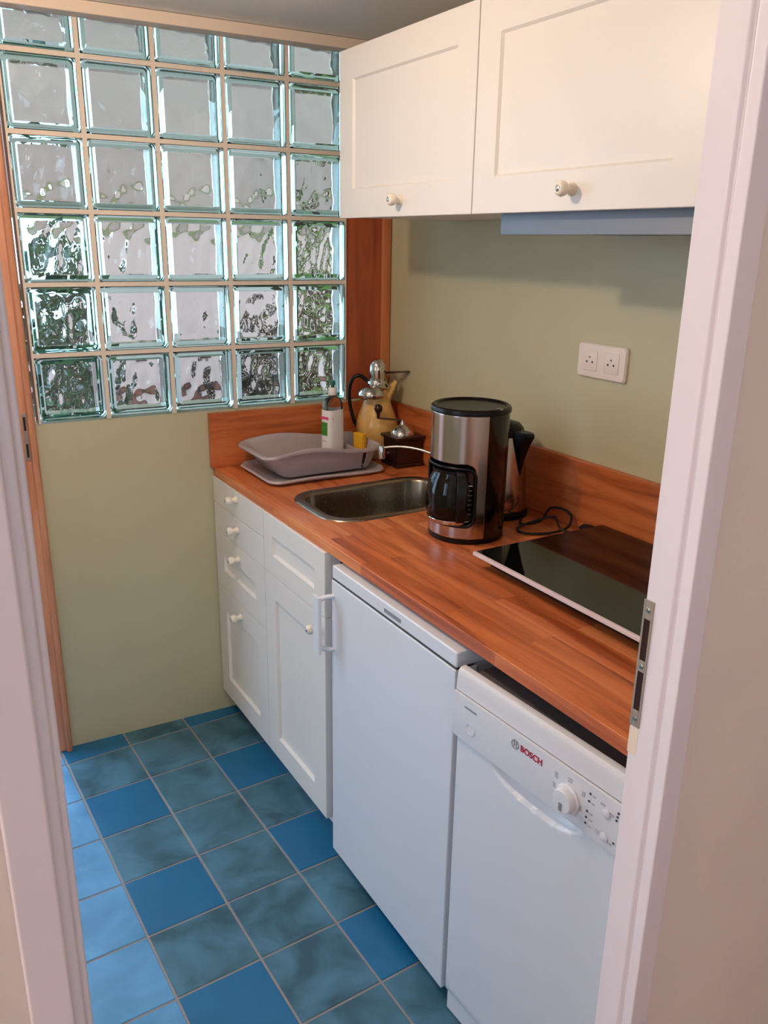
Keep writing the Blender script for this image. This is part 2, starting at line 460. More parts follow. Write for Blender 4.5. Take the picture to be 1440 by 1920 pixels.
# ------------------------------------------------------------------ worktop, backsplashes
def worktop():
    yb = lambda x: wy(x)-.001
    outer = [(-.6405, yb(-.6405)), (WX-.002, yb(WX)), (WX-.002, -1.90), (-.634, -1.90)]
    inner = rrect(-.545, -.105, -.712, -.437, .075, 8)
    mb = MB()
    top = [mb.v((x, y, .9)) for x, y in outer]; hole = [mb.v((x, y, .9)) for x, y in inner]
    es = [mb.bm.edges.new((top[i], top[(i+1) % len(top)])) for i in range(len(top))]
    es += [mb.bm.edges.new((hole[i], hole[(i+1) % len(hole)])) for i in range(len(hole))]
    bmesh.ops.triangle_fill(mb.bm, edges=es, use_beauty=True, use_dissolve=False)
    fs = list(mb.bm.faces)
    ex = bmesh.ops.extrude_face_region(mb.bm, geom=fs)
    for g in ex['geom']:
        if isinstance(g, bmesh.types.BMVert): g.co.z -= .0275
    return mb.build('worktop', M['top'], bevel=.0015)
tag(worktop(), 'long orange brown butcher block worktop over the cabinets and white appliances', 'worktop')
m = MB(W); m.box(-.6504, WX-.022, -.021, -.0015, .9005, 1.0795)
tag(m.build('backsplash', M['splash_x'], bevel=.0015), 'short wooden backsplash board under the glass blocks behind the dish drainer', 'backsplash')
m = MB(); m.box(-.010, WX-.0005, -1.90, wy(0)-.022, .9005, 1.0795)
tag(m.build('backsplash', M['splash_y'], bevel=.0015), 'long wooden backsplash board along the green wall behind the kettle and hob', 'backsplash')

# ------------------------------------------------------------------ fronts
def shaker(y0, y1, z0, z1, xf, th, rail, rec=.009):
    """panel front facing -x; outer face at xf, thickness th, recessed centre with a bevel"""
    mb = MB(); xb = xf+th
    st = rail
    def ring(a, x): return [(x, y0+a, z0+a), (x, y1-a, z0+a), (x, y1-a, z1-a), (x, y0+a, z1-a)]
    mb.rings([ring(0, xb), ring(0, xf+.0012), ring(.0012, xf), ring(st, xf), ring(st+.005, xf+rec)])
    return mb
def slab(y0, y1, z0, z1, xf, th):
    mb = MB(); mb.box(xf, xf+th, y0, y1, z0, z1); return mb
def knob(parent, p, s=1.0):
    mb = MB()
    prof = [(.0115,0),(.0115,.004),(.0085,.0075),(.0075,.012),(.0095,.0155),(.0125,.020),(.0138,.0255),(.0125,.031),(.009,.0345),(.0062,.0355),(.0058,.0352),(.0046,.0362),(.0002,.0372)]
    mats = [0]*10+[1, 1]
    mb.lathe([(r*s, h*s) for r, h in prof], (0, 0, 0), 24, axis='x', mats=mats)
    o = mb.build('knob', [M['porc'], M['dullchrome']], parent, smooth=60); o.location = p; return o
XF = -.6446
TH = .019
cab = thing('base_cabinet', 'white base cabinet with a stack of four knobbed drawers next to the green wall', 'cabinet', (0, 0, 0), 0)
m = MB(); m.box(XF+TH+.001, -.05, -.434, -.052, .082, .872); m.box(-.59, -.57, -.434, -.052, .001, .082); m.build('carcass', M['white'], cab)
Y0, Y1 = -.4345, -.018
# filler strip against the wall belongs to the drawers' side panel
m = MB(); m.box(XF+.002, -.05, -.049, -.036, .082, .872); m.build('filler_panel', M['white'], cab)
for z0, z1, kz, kind in ((.787,0.8715,.845,0), (.692,.785,.745,0), (.490,.690,.647,1), (.082,.488,.447,2)):
    mb = slab(Y0, Y1, z0, z1, XF, TH) if kind == 0 else shaker(Y0, Y1, z0, z1, XF, TH, .072)
    d = mb.build('drawer', M['white'], cab, bevel=.0012 if kind == 0 else 0)
    knob(d, (XF, -.225, kz))
cab2 = thing('base_cabinet', 'white base cabinet with one knobbed panel door below the sink beside the fridge', 'cabinet', (0, 0, 0), 0)
m = MB(); m.box(XF+TH+.001, -.05, -.83, -.725, .082, .70); m.box(XF+TH+.001, -.05, -.454, -.4385, .082, .70)
m.box(XF+TH+.001, -.05, -.725, -.454, .082, .10); m.box(-.07, -.05, -.725, -.454, .10, .70); m.box(-.59, -.57, -.83, -.4385, .001, .082)
m.box(XF+TH+.001, -.60, -.83, -.4385, .70, .872)
m.build('carcass', M['white'], cab2)
Y0, Y1 = -.829, -.438
shaker(Y0, Y1, .692, 0.8715, XF, TH, .06).build('drawer', M['white'], cab2)
d = shaker(Y0, Y1, .082, .690, XF, TH, .072).build('door', M['white'], cab2)
knob(d, (XF, -.792, .652))

# upper cabinets
UX = -.37
for k, (y0, y1, lab) in enumerate(((-1.0035, -.392, 'white wall cabinet nearest the glass blocks, its small knob low on the door'),
                                   (-1.62, -1.0065, 'white wall cabinet directly above the steel cooker hood, cut off by the door frame'))):
    c_ = thing('wall_cabinet', lab, 'cabinet', (0, 0, 0), 0)
    m = MB(); m.box(UX+.02, WX-.001, y0, y1, 1.673, 2.08); m.build('carcass', M['white'], c_)
    mb = shaker(y0, y1, 1.670, 2.083, UX, .019, .072, .006)
    d = mb.build('door', M['white'], c_)
    knob(d, (UX, (-.712, -1.318)[k], 1.708), 1.05)

# hood
h = thing('cooker_hood', 'slim steel cooker hood tucked below the right wall cabinet', 'cooker hood', (0, 0, 0))
m = MB(); m.rings([[(x, y, z) for y, z in rrect(-1.612, -1.066, 1.628, 1.6715, .008, 4)] for x in (-.335, -.325)]); m.build('front_strip', M['hoodsteel'], h, bevel=.0008)
m = MB(); m.box(-.325, WX-.002, -1.608, -1.07, 1.634, 1.671); m.build('body', M['hoodsteel'], h)
m = MB(); m.box(-.30, -.06, -1.57, -1.10, 1.631, 1.634); m.build('filter', M['grey'], h)

# ------------------------------------------------------------------ fridge
fr = thing('fridge', 'white undercounter fridge standing between the sink cabinet and the dishwasher', 'fridge', (-.655, -1.145, 0))
FL, FRr = -1.408, -.887   # y range
T = Matrix.Translation((.655, 1.145, 0))
m = MB(T); m.box(-.60, -.05, FL+.006, FRr-.006, .03, .826); m.build('body', M['appl'], fr, bevel=.003)
m = MB(T); m.box(-.655, -.601, FL, FRr, .032, .824); m.build('door', M['appl'], fr, bevel=.0025, seg=3)
m = MB(T); m.box(-.652, -.61, FL+.001, FRr-.001, .8245, .8275); m.build('door_gap_shade', M['darkprint_shade'], fr)  # dark strip painting the shade of the gap above the door
m = MB(T); m.box(-.653, -.05, FL, FRr, .828, .862); tp = m.build('lid', M['appl'], fr, bevel=.004, seg=3)
m = MB(T); m.rings([[(x, y, z) for y, z in rrect(-1.205, -1.135, .838, .8475, .003, 3)] for x in (-.6526, -.6536)]); m.build('badge', M['grey'], tp)
m = MB(T); m.box(-.62, -.60, FL+.01, FRr-.01, .002, .03); m.build('plinth', M['dark'], fr)
hd = MB(T)
ya, yb2 = -.899, -.905
pts = [(-.654, -.897, .783), (-.664, -.894, .783), (-.676, -.889, .781), (-.688, -.886, .776), (-.694, -.886, .768)]
hd.tube(pts, [.006, .006, .0065, .007, .007], 10)
pts = [(-.654, -.897, .640), (-.664, -.894, .640), (-.676, -.889, .642), (-.688, -.886, .647), (-.694, -.886, .655)]
hd.tube(pts, [.006, .006, .0065, .007, .007], 10)
hd.rings([[(x, y, z) for x, y in rrect(-.700, -.690, -.903, -.870, .004, 4)] for z in (.636, .787)])
hd.build('handle', M['appl'], fr, smooth=50)

# ------------------------------------------------------------------ dishwasher
DL, DR = -1.880, -1.432
dw = thing('dishwasher', 'slim white dishwasher at the end of the worktop with red brand print and round dial', 'dishwasher', (-.6499, -1.6557, 0), R(3.1))
T = Matrix.Translation((.662, 1.656, 0))
m = MB(T); m.box(-.62, -.09, DL+.002, DR-.016, .05, .80); m.build('body', M['appl'], dw)
m = MB(T); m.box(-.6475, -.09, DL+.002, DR-.006, .8005, .826); m.build('gap_shade', M['darkgrey'], dw)  # dark sheet added so the gap under the worktop looks shaded
# lid with rounded nose
lidp = [(-.09, .838), (-.09, .847), (-.654, .847), (-.6605, .8457), (-.6645, .842), (-.6665, .836), (-.6675, .820), (-.669, .8025), (-.62, .8025), (-.62, .838)]
m = MB(T); m.prism_y(lidp[2:9]+[(-.648, .8025), (-.648, .8465)], DL, DR); m.build('lid', M['panelw'], dw, smooth=30)
def px(z):       # front surface of the control panel
    t = (z-.700)/(.801-.700); return -.668-.0075*math.sin(PI*min(1, max(0, t*.55+.15)))
zz = [.706+.095*i/10 for i in range(11)]
pp = [(px(z), z) for z in zz]+[(-.625, .801), (-.625, .706)]
m = MB(T); m.prism_y(pp, DL, DR); pan = m.build('control_panel', M['panelw'], dw, smooth=30, bevel=.0004)
m = MB(T); m.box(-.6685, -.63, DL+.001, DR-.001, .8005, .803); m.build('seam_shade', M['darkprint_shade'], dw)  # dark fill, shade of the lid gap put into colour
# door with a scooped grip below the panel
def dwdoor():
    mb = MB(T); ny, nz = 90, 90; z0, z1 = .062, .705
    yc, hw, hh = -1.650, .112, .043
    G = []
    for i in range(ny+1):
        y = DL+(DR-DL)*i/ny; row = []
        for j in range(nz+1):
            t = j/nz; t = 1-(1-t)**1.8; z = z0+(z1-z0)*t
            u, w = (y-yc)/hw, (z1-z)/hh
            rr_ = u*u+w*w
            x = -.664
            if rr_ < 1: x += .03*(1-rr_)**.55
            e = min(y-DL, DR-y, z-z0)
            if e < .005: x += .004*(1-e/.005)**2
            row.append((x, y, z))
        G.append(row)
    V = mb.grid(G)
    bk = [mb.v(p) for p in ((-.624, DL, z0), (-.624, DR, z0), (-.624, DR, z1), (-.624, DL, z1))]
    mb.face([V[i][0] for i in range(ny+1)]+[bk[1], bk[0]])
    mb.face([V[ny][j] for j in range(nz+1)]+[bk[2], bk[1]])
    mb.face([V[i][nz] for i in range(ny, -1, -1)]+[bk[3], bk[2]])
    mb.face([V[0][j] for j in range(nz, -1, -1)]+[bk[0], bk[3]])
    mb.face(bk)
    return mb.build('door', M['appl'], dw, smooth=50)
dwdoor()
m = MB(T); m.box(-.655, -.63, DL+.002, DR-.001, .004, .059); m.build('plinth', M['appl'], dw, bevel=.002)
# dial, button, prints
def on(y, z, off=.0006): return (px(z)-off, y, z)
m = MB(T); cz, cy = .750, -1.736
m.lathe([(.0255,0),(.0255,.004),(.022,.006),(.0205,.016),(.019,.018),(.0001,.0185)], (px(cz)+.0006, cy, cz), 40, axis='x'); dial = m.build('dial', M['panelw'], pan, smooth=40)
m = MB(T); m.box(px(cz)-.0192, px(cz)-.0178, cy-.003, cy+.003, cz-.016, cz-.002); m.build('dial_mark', M['grey'], pan)
m = MB(T); m.lathe([(.0125,0),(.0125,.0016),(.0108,.0018),(.0105,.0008),(.0001,.0008)], (px(.744)+.0004, -1.486, .744), 32, axis='x'); m.build('power_button', M['panelw'], pan, smooth=40)
def mark(y, z, w, hgt, mat, name='print'):
    mb = MB(T); mb.box(px(z)-.0008, px(z)+.0004, y-w/2, y+w/2, z-hgt/2, z+hgt/2); return mb.build(name, mat, pan)
mark(-1.484, .783, .034, .003, M['grey'])
def dots(L, r, mat, name):
    for y, z in L:
        mb = MB(T); mb.lathe([(r, -.001), (r, .0009), (.0001, .001)], (px(z), y, z), 12, axis='x'); mb.build(name, mat, pan)
dots([(-1.780,.786), (-1.779,.772), (-1.777,.752), (-1.776,.740), (-1.775,.728), (-1.837,.786), (-1.836,.779), (-1.835,.772), (-1.833,.728)], .0021, M['darkprint_shade'], 'indicator_light')
M['paleprint'] = plain('pale print', (186,184,190), .5)
for y, z, w, hh in ((-1.706,.777,.006,.011), (-1.703,.757,.005,.009), (-1.736,.787,.010,.003), (-1.736,.782,.008,.003), (-1.766,.777,.006,.010), (-1.762,.748,.006,.009), (-1.788,.785,.006,.003), (-1.787,.771,.005,.003), (-1.785,.751,.007,.003), (-1.785,.739,.007,.003), (-1.784,.727,.005,.003), (-1.806,.783,.009,.004), (-1.825,.776,.010,.004), (-1.802,.730,.014,.003), (-1.803,.725,.011,.002), (-1.824,.722,.010,.004)):
    mb = MB(T); mb.box(px(z)-.0007, px(z)+.0004, y-w/2, y+w/2, z-hh/2, z+hh/2); mb.build('printed_symbol', M['paleprint'], pan)
for y, z in ((-1.815, .772), (-1.814, .727)):
    mb = MB(T); mb.lathe([(.008,0),(.008,.002),(.006,.003),(.0001,.003)], (px(z), y, z), 24, axis='x'); mb.build('push_button', M['panelw'], pan, smooth=40)
def text(body, size, name, mat, parent, loc, rot, ext=.0004):
    cu = bpy.data.curves.new(name, 'FONT'); cu.body = body; cu.size = size; cu.extrude = ext; cu.align_x = 'CENTER'; cu.align_y = 'CENTER'
    cu.offset = size*.018
    t = bpy.data.objects.new('tmp', cu); COL.objects.link(t)
    dg = bpy.context.evaluated_depsgraph_get(); me = bpy.data.meshes.new_from_object(t.evaluated_get(dg))
    bpy.data.objects.remove(t); me.materials.clear(); me.materials.append(mat)
    o = bpy.data.objects.new(name, me); COL.objects.link(o); o.parent = parent; o.location = loc; o.rotation_euler = rot; return o
z = .779
# text plane: local x -> world -y, local y -> world z, normal -> -x
tr = Matrix(((0, 0, -1), (-1, 0, 0), (0, 1, 0))).to_euler()
text('BOSCH', .0165, 'brand_print', M['red'], pan, Vector((px(z)-.0006+.662, -1.6465+1.656, z)), tr)
mb = MB(T); mb.tube([(px(z)-.0004, -1.606+.0085*math.cos(a), z+.0085*math.sin(a)) for a in [2*PI*i/24 for i in range(24)]], .0009, 6, closed=True)
mb.box(px(z)-.0008, px(z)+.0002, -1.6095, -1.608, z-.0062, z+.0062); mb.box(px(z)-.0008, px(z)+.0002, -1.604, -1.6025, z-.0062, z+.0062); mb.box(px(z)-.0008, px(z)+.0002, -1.608, -1.604, z-.0009, z+.0009)
mb.build('brand_emblem', M['grey'], pan)

# ------------------------------------------------------------------ sink
sk = thing('sink', 'rounded stainless steel sink bowl set into the wooden worktop', 'sink', (-.325, -.575, .9))
T = Matrix.Translation((.325, .575, -.9))
x0, x1, y0, y1 = -.570, -.082, -.734, -.415
def rz_(i, z, rad): return [(x, y, z) for x, y in rrect(x0+i, x1-i, y0+i, y1-i, rad, 10)]
m = MB(T)
m.rings([rz_(.0, .9002, .095), rz_(.002, .9040, .094), rz_(.006, .9050, .092), rz_(.026, .9045, .075), rz_(.030, .902, .073), rz_(.032, .895, .071),
         rz_(.040, .80, .066), rz_(.044, .765, .062), rz_(.054, .752, .055), rz_(.075, .748, .045)], cap0=False)
m.build('bowl', M['sinksteel'], sk, smooth=50)
m = MB(T); m.lathe([(.04, .001), (.038, .004), (.026, .003), (.022, .0005), (.0001, .0005)], (-.33, -.575, .748), 32); m.build('drain', M['chrome'], sk, smooth=40)
m = MB(T); m.rings([[(x, -.449-.0, z) for x, z in rrect(-.520+i, -.508-i, .868+i, .880-i, .004, 4)] for i in (0,)]+[[(x, -.4535, z) for x, z in rrect(-.520, -.508, .868, .880, .004, 4)]]); m.build('overflow', M['dark'], sk)

# tap
tp = thing('tap', 'thin chrome kitchen tap whose spout reaches from behind the coffee maker', 'tap', (-.058, -.66, .9))
T = Matrix.Translation((.058, .66, -.9))
m = MB(T); m.lathe([(.024,0),(.024,.006),(.019,.010),(.018,.055),(.014,.066),(.0001,.067)], (-.058, -.66, .9), 28); m.build('base', M['chrome'], tp, smooth=40)
def bez(a, b, c, d, n=24):
    a, b, c, d = map(Vector, (a, b, c, d)); return [a*(1-t)**3+b*3*t*(1-t)**2+c*3*t*t*(1-t)+d*t**3 for t in [i/n for i in range(n+1)]]
m = MB(T); m.tube(bez((-.058,-.66,.945), (-.10,-.60,.985), (-.15,-.50,1.035), (-.236,-.425,1.008)), .0038, 14); m.build('spout', M['dullchrome'], tp, smooth=50)
m = MB(T); m.lathe([(.0085,-.030),(.0105,-.028),(.0105,.004),(.008,.010),(.003,.012)], (-.240, -.421, 1.004), 24); m.build('aerator', M['chrome'], tp, smooth=40)
m = MB(T); m.tube([(-.058,-.66,.965), (-.052,-.66,.99), (-.035,-.66,1.01)], .006, 10); m.build('lever', M['chrome'], tp, smooth=50)

# ------------------------------------------------------------------ dish drainer
dd = thing('dish_drainer', 'grey plastic dish drainer basin with wavy rim on the worktop left of the sink', 'dish drainer', (-.375, -.203, .9))
def wave(p, xa, xb, amp):
    t = (p[0]-xa)/(xb-xa); return amp*math.sin(2*PI*t*1.0+.4)
def rrz(x0, x1, y0, y1, r, z, amp=0):
    out = []
    for x, y in rrect(x0, x1, y0, y1, r, 8): out.append((x, y, z+wave((x, y), -.585, -.18, amp)))
    return out
def dense(poly, k=6):
    out = []
    for i, p in enumerate(poly):
        q = poly[(i+1) % len(poly)]; L = math.dist(p[:2], q[:2]); n = max(1, int(L/.02))
        for j in range(n): out.append(tuple(p[c]+(q[c]-p[c])*j/n for c in range(3)))
    return out
def ringw(x0, x1, y0, y1, r, z, amp):
    base = dense([(x, y, 0) for x, y in rrect(-.585, -.175, -.325, -.066, .04, 6)])
    # map the reference outline onto this outline so every ring has the same point count
    out = []
    for x, y, _ in base:
        u, w = (x+.585)/.41, (y+.325)/.259
        X, Y = x0+u*(x1-x0), y0+w*(y1-y0)
        out.append((X, Y, z+amp*math.sin(2*PI*u-.5)))
    return out
T = Matrix.Translation((.375, .195, -.9))
m = MB(T)
B = dict(a=(-.512, -.215, -.298, -.098))
m.rings([ringw(-.512,-.212,-.296,-.100,.03,.916,0), ringw(-.520,-.206,-.300,-.095,.03,.920,0), ringw(-.562,-.184,-.315,-.080,.03,.980,.007), ringw(-.566,-.182,-.317,-.078,.03,.986,.010),
         ringw(-.583,-.175,-.325,-.069,.03,.984,.010), ringw(-.586,-.173,-.327,-.066,.03,.989,.010), ringw(-.583,-.175,-.325,-.069,.03,.995,.010), ringw(-.570,-.180,-.319,-.076,.03,.996,.010),
         ringw(-.562,-.186,-.313,-.082,.03,.990,.009), ringw(-.557,-.189,-.310,-.085,.03,.980,.007), ringw(-.514,-.211,-.296,-.100,.03,.925,0), ringw(-.505,-.218,-.291,-.106,.03,.921,0)])
m.build('basin', M['greyp'], dd, smooth=50)
m = MB(T)
m.rings([ringw(-.535,-.200,-.310,-.075,.03,.9005,0), ringw(-.545,-.190,-.318,-.066,.03,.904,0), ringw(-.566,-.174,-.333,-.050,.03,.908,.003), ringw(-.574,-.168,-.338,-.045,.03,.913,.003),
         ringw(-.570,-.171,-.335,-.048,.03,.919,.003), ringw(-.560,-.180,-.328,-.056,.03,.917,.003), ringw(-.548,-.190,-.318,-.066,.03,.9085,0), ringw(-.535,-.200,-.310,-.075,.03,.9075,0)])
m.build('drip_tray', M['greyp'], dd, smooth=50)
m = MB(T); m.rings([[(-.250, -.3012, .921), (-.243, -.3012, .921), (-.238, -.3168, .981), (-.249, -.3168, .981)], [(-.250, -.3025, .921), (-.243, -.3025, .921), (-.238, -.3181, .981), (-.249, -.3181, .981)]])
m.build('drain_slot', M['dark'], dd)
m = MB(T); m.box(-.2475, -.2445, -.306, -.095, .9255, .975); m.build('divider', M['greyp'], dd, bevel=.001)

# ------------------------------------------------------------------ dish soap
ds = thing('dish_soap_bottle', 'clear dish soap bottle with white label and green cap standing in the grey drainer', 'bottle', (-.298, -.205, .926), R(16))
def sel(rx, ry, z, n=3.2, k=40):
    out = []
    for i in range(k):
        a = 2*PI*i/k; c, s = math.cos(a), math.sin(a)
        out.append((rx*math.copysign(abs(c)**(2/n), c), ry*math.copysign(abs(s)**(2/n), s), z))
    return out
m = MB()
m.rings([sel(.030,.021,0), sel(.034,.024,.004), sel(.0345,.0245,.06), sel(.034,.024,.175), sel(.032,.023,.19), sel(.024,.019,.203), sel(.014,.014,.212,2.2), sel(.012,.012,.216,2)])
m.build('bottle_body', M['clearp'], ds, smooth=50)
m = MB(); m.rings([sel(.0352,.0252,.012), sel(.0355,.0255,.014), sel(.0357,.0257,.06), sel(.0352,.0252,.168), sel(.0349,.0249,.170)], cap0=False, cap1=False); lab = m.build('label', M['labelw'], ds, smooth=50)
def lb(xa, xb, za, zb, mat, nm):
    mb = MB(); mb.box(xa, xb, -.0262, -.0240, za, zb); mb.build(nm, mat, lab)
def lbl(ya, yb, za, zb, mat, nm):
    mb = MB(); mb.box(-.0364, -.0345, ya, yb, za, zb); mb.build(nm, mat, lab)
lb(-.0225, -.0215, .1425, .146, M['pink'], 'label_band')
lbl(-.017, .017, .141, .149, M['pink'], 'label_band')
lbl(-.012, .013, .088, .131, M['lgreen'], 'label_picture')
lbl(-.009, .010, .068, .070, M['grey'], 'label_line')
lbl(-.014, .006, .022, .046, M['lyellow'], 'label_flower')
m = MB(); m.lathe([(.0135,.216),(.0142,.218),(.0135,.238),(.012,.240),(.0001,.240)], n=28); cp = m.build('cap', M['labelw'], ds, smooth=40)
m = MB(); m.lathe([(.0055,.2402),(.0055,.248),(.009,.2485),(.0092,.256),(.006,.262),(.0001,.2625)], n=24); m.build('nozzle', M['capgreen'], cp, smooth=40)

# sponge
sp = thing('sponge', 'yellow sponge propped on edge at the right end of the grey drainer', 'sponge', (-.206, -.222, .955), R(8))
m = MB(); m.box(-.010, .004, -.024, .024, 0, .056); m.build('foam', M['sponge'], sp, bevel=.003)
m = MB(); m.box(.0045, .009, -.024, .024, 0, .056); m.build('scouring_face', M['scour'], sp, bevel=.002)

# ------------------------------------------------------------------ yellow jug
jg = thing('jug', 'glossy yellow pear shaped jug with chrome domed lid and black handle in the corner', 'jug', (-.092, -.136, .9005), R(-20))
m = MB()
m.lathe([(.046,0),(.051,.003),(.058,.02),(.067,.06),(.0715,.09),(.0720,.11),(.0685,.132),(.060,.156),(.050,.18),(.043,.205),(.040,.228),(.042,.243)], n=56, cap1=False)
m.build('body', M['yellow'], jg, smooth=50)
m = MB()   # pouring lip toward +x
for_r = []
for t, (dx, hz, ww, hh) in enumerate(((.018,.188,.032,.030),(.036,.214,.027,.022),(.052,.238,.020,.014),(.064,.258,.014,.007))):
    for_r.append([(dx-hh*.4*math.sin(a), ww*math.cos(a), hz+hh*math.sin(a)) for a in [2*PI*i/20 for i in range(20)]])
m.rings(for_r); m.build('spout', M['yellow'], jg, smooth=50)
m = MB(); m.lathe([(.0425,.236),(.047,.240),(.047,.246),(.040,.250),(.036,.254)], (-.0, 0, 0), 48, cap0=False, cap1=False)
m.lathe([(.034,.25),(.0345,.262),(.030,.268),(.026,.272),(.0275,.285),(.0285,.30),(.026,.318),(.018,.331),(.008,.336),(.0001,.3365)], n=40, cap0=False); m.build('lid', M['chrome'], jg, smooth=50)
m = MB(); m.lathe([(.008,.0),(.038,.004),(.045,.013),(.044,.024),(.036,.037),(.02,.046),(.001,.049)], (-.026, -.032, .204), 40); m.build('collar_dome', M['chrome'], jg, smooth=50)
m = MB()   # thumb blade
rs = []
for i in range(13):
    t = i/12; wd = .005+.013*math.sin(PI*min(1, t*1.05))**1.2 if t > .25 else .005
    wd = max(.0012, wd if t < 1 else .001)
    x = .014+.125*t; z = .2885+.004*t
    rs.append([(x, -wd, z), (x, 0, z+.0035), (x, wd, z), (x, 0, z-.0035)])
m.rings(rs); m.build('thumb_lever', M['darkmetal'], jg, smooth=60)
m = MB(); pts = bez((-.034,.004,.262), (-.085,.014,.315), (-.108,.02,.235), (-.085,.015,.155), 18)+bez((-.085,.015,.155), (-.078,.012,.125), (-.075,.012,.11), (-.062,.01,.102), 8)[1:]
m.tube(pts, .0062, 12); m.build('handle', M['black'], jg, smooth=50)

# coffee mill
cm = thing('coffee_mill', 'dark wooden box coffee mill with shiny chrome dome in front of the jug', 'coffee mill', (-.068, -.268, .9005), R(0))
m = MB(); m.box(-.047, .047, -.047, .047, .012, .092); m.build('box', M['brown'], cm, bevel=.002)
m = MB(); m.box(-.053, .053, -.053, .053, .0, .012); m.build('foot_board', M['brown'], cm, bevel=.003)
m = MB(); m.box(-.055, .055, -.055, .055, .092, .102); m.build('top_board', M['brown'], cm, bevel=.003)
m = MB(); m.box(-.0505, -.0472, -.036, .036, .022, .068); dr = m.build('drawer', M['brown'], cm, bevel=.001)
m = MB(); m.lathe([(.004,0),(.004,.004),(.007,.008),(.006,.013),(.0001,.014)], (-.0505, 0, .045), 20, axis='x'); m.build('drawer_knob', M['dullchrome'], dr, smooth=40)
m = MB(); m.lathe([(.041,.102),(.041,.105),(.038,.112),(.030,.123),(.018,.130),(.010,.133),(.007,.140),(.006,.150),(.0001,.151)], (-.002,0,0), 40); m.build('dome', M['chrome'], cm, smooth=50)
m = MB(); m.tube([(-.002,0,.148),(-.02,.012,.150),(-.045,.03,.152),(-.066,.046,.153)], .003, 10); arm = m.build('crank', M['brown'], cm, smooth=50)
m = MB(); m.lathe([(.005,0),(.0052,.010),(.0065,.018),(.0125,.026),(.0145,.034),(.0125,.042),(.006,.047),(.0001,.0475)], (-.068, .048, .152), 28); m.build('crank_knob', M['knobwood'], arm, smooth=50)

# ------------------------------------------------------------------ coffee maker
KC = (-.292, -.935)
km = thing('coffee_maker', 'tall cylindrical steel and black filter coffee maker with glass carafe on the worktop', 'coffee maker', (KC[0], KC[1], .9005))
FA = R(192)        # facing
RR = .097; HT = .335
def cyl(a, z, r=RR): return (r*math.cos(a), r*math.sin(a), z)
NA, NZ = 120, 110
wz0, wz1, wa = .047, .192, R(53)
def steel_part():
    mb = MB(); a0, a1 = FA-R(68), FA+R(69)
    G = [[cyl(a0+(a1-a0)*i/NA, .012+(HT-.014-.012)*j/NZ, RR-.004*(1 if j == 0 else 0)) for j in range(NZ+1)] for i in range(NA+1)]
    def keep(i, j):
        a = a0+(a1-a0)*(i+.5)/NA-FA; z = .012+(HT-.042)*(j+.5)/NZ
        u, w = abs(a)*RR-(wa*RR-.02), abs(z-(wz0+wz1)/2)-((wz1-wz0)/2-.02)
        u, w = max(u, 0), max(w, 0)
        return not (abs(a) < wa and wz0 < z < wz1 and math.hypot(u, w) < .02)
    mb.grid(G, keep=keep)
    o = mb.build('front_shell', M['shell'], km, smooth=60)
    s = o.modifiers.new('wall', 'SOLIDIFY'); s.thickness = .0025; s.offset = -1
    return o
shell = steel_part()
# black rim round the window
path = []
for u, w in rrect(-wa*RR, wa*RR, wz0, wz1, .022, 8):
    path.append((u, w))
path2 = []
for i, p in enumerate(path):
    q = path[(i+1) % len(path)]; n = max(1, int(math.dist(p, q)/.006))
    for k in range(n): path2.append((p[0]+(q[0]-p[0])*k/n, p[1]+(q[1]-p[1])*k/n))
m = MB(); m.tube([cyl(FA+u/RR, w, RR-.0005) for u, w in path2], .0042, 8, closed=True); m.build('window_rim', M['black'], shell, smooth=60)
m = MB()  # black back half and inner cavity
a0, a1 = FA+R(69), FA+R(292)
G = [[cyl(a0+(a1-a0)*i/80, z, RR-.0008) for z in (.012, .1, .2, HT-.014)] for i in range(81)]
m.grid(G)
c0, c1 = FA+R(66), FA+R(294)
G = [[cyl(c0+(c1-c0)*i/60, z, RR-.016) for z in (.04, .2)] for i in range(61)]
m.grid(G)
for z in (.044, .200):      # floor and roof of the cavity
    ring = [m.v(cyl(2*PI*i/64, z, RR-.003)) for i in range(64)]; m.face(ring)
m.build('rear_housing', M['blackgloss'], km, smooth=50)
m = MB(); m.lathe([(.094,0),(.096,.002),(.096,.012),(.093,.013)], n=64); m.build('base', M['black'], km, smooth=40)
m = MB(); m.lathe([(.0955,HT-.016),(.0992,HT-.014),(.0995,HT-.008),(.098,HT-.003),(.093,HT),(.088,HT-.001),(.084,HT-.005),(.03,HT-.0065),(.001,HT-.0065)], n=72, cap0=True); lid = m.build('lid', M['black'], km, smooth=35)
m = MB(); m.lathe([(.009,0),(.009,.003),(.007,.0045),(.0001,.0045)], (.088*math.cos(R(283)), .088*math.sin(R(283)), HT-.0035), 20); m.build('lid_button', M['dullchrome'], lid, smooth=40)
# carafe
cc = (.046*math.cos(FA), .046*math.sin(FA))
m = MB(); prof = [(.052,.0455),(.062,.048),(.071,.07),(.0735,.10),(.0715,.13),(.064,.158),(.056,.172),(.055,.178)]
m.lathe(prof+[(r-.0022, z) for r, z in reversed(prof[1:])]+[(.0498,.0480)], (cc[0], cc[1], 0), 56); car = m.build('carafe', M['carafe'], km, smooth=50)
m = MB(); m.lathe([(.056,.176),(.058,.178),(.058,.184),(.04,.190),(.0001,.191)], (cc[0], cc[1], 0), 48); m.build('carafe_lid', M['black'], car, smooth=40)
m = MB(); m.lathe([(.0640,.050),(.0655,.0505),(.0695,.060),(.0690,.061)], (cc[0], cc[1], 0), 56, cap0=False, cap1=False)
m.build('carafe_band', M['chrome'], car, smooth=40)
ha = R(243); hx, hy = math.cos(ha), math.sin(ha)
def hp(r, z): return (cc[0]+hx*r, cc[1]+hy*r, z)
m = MB(); rs = []
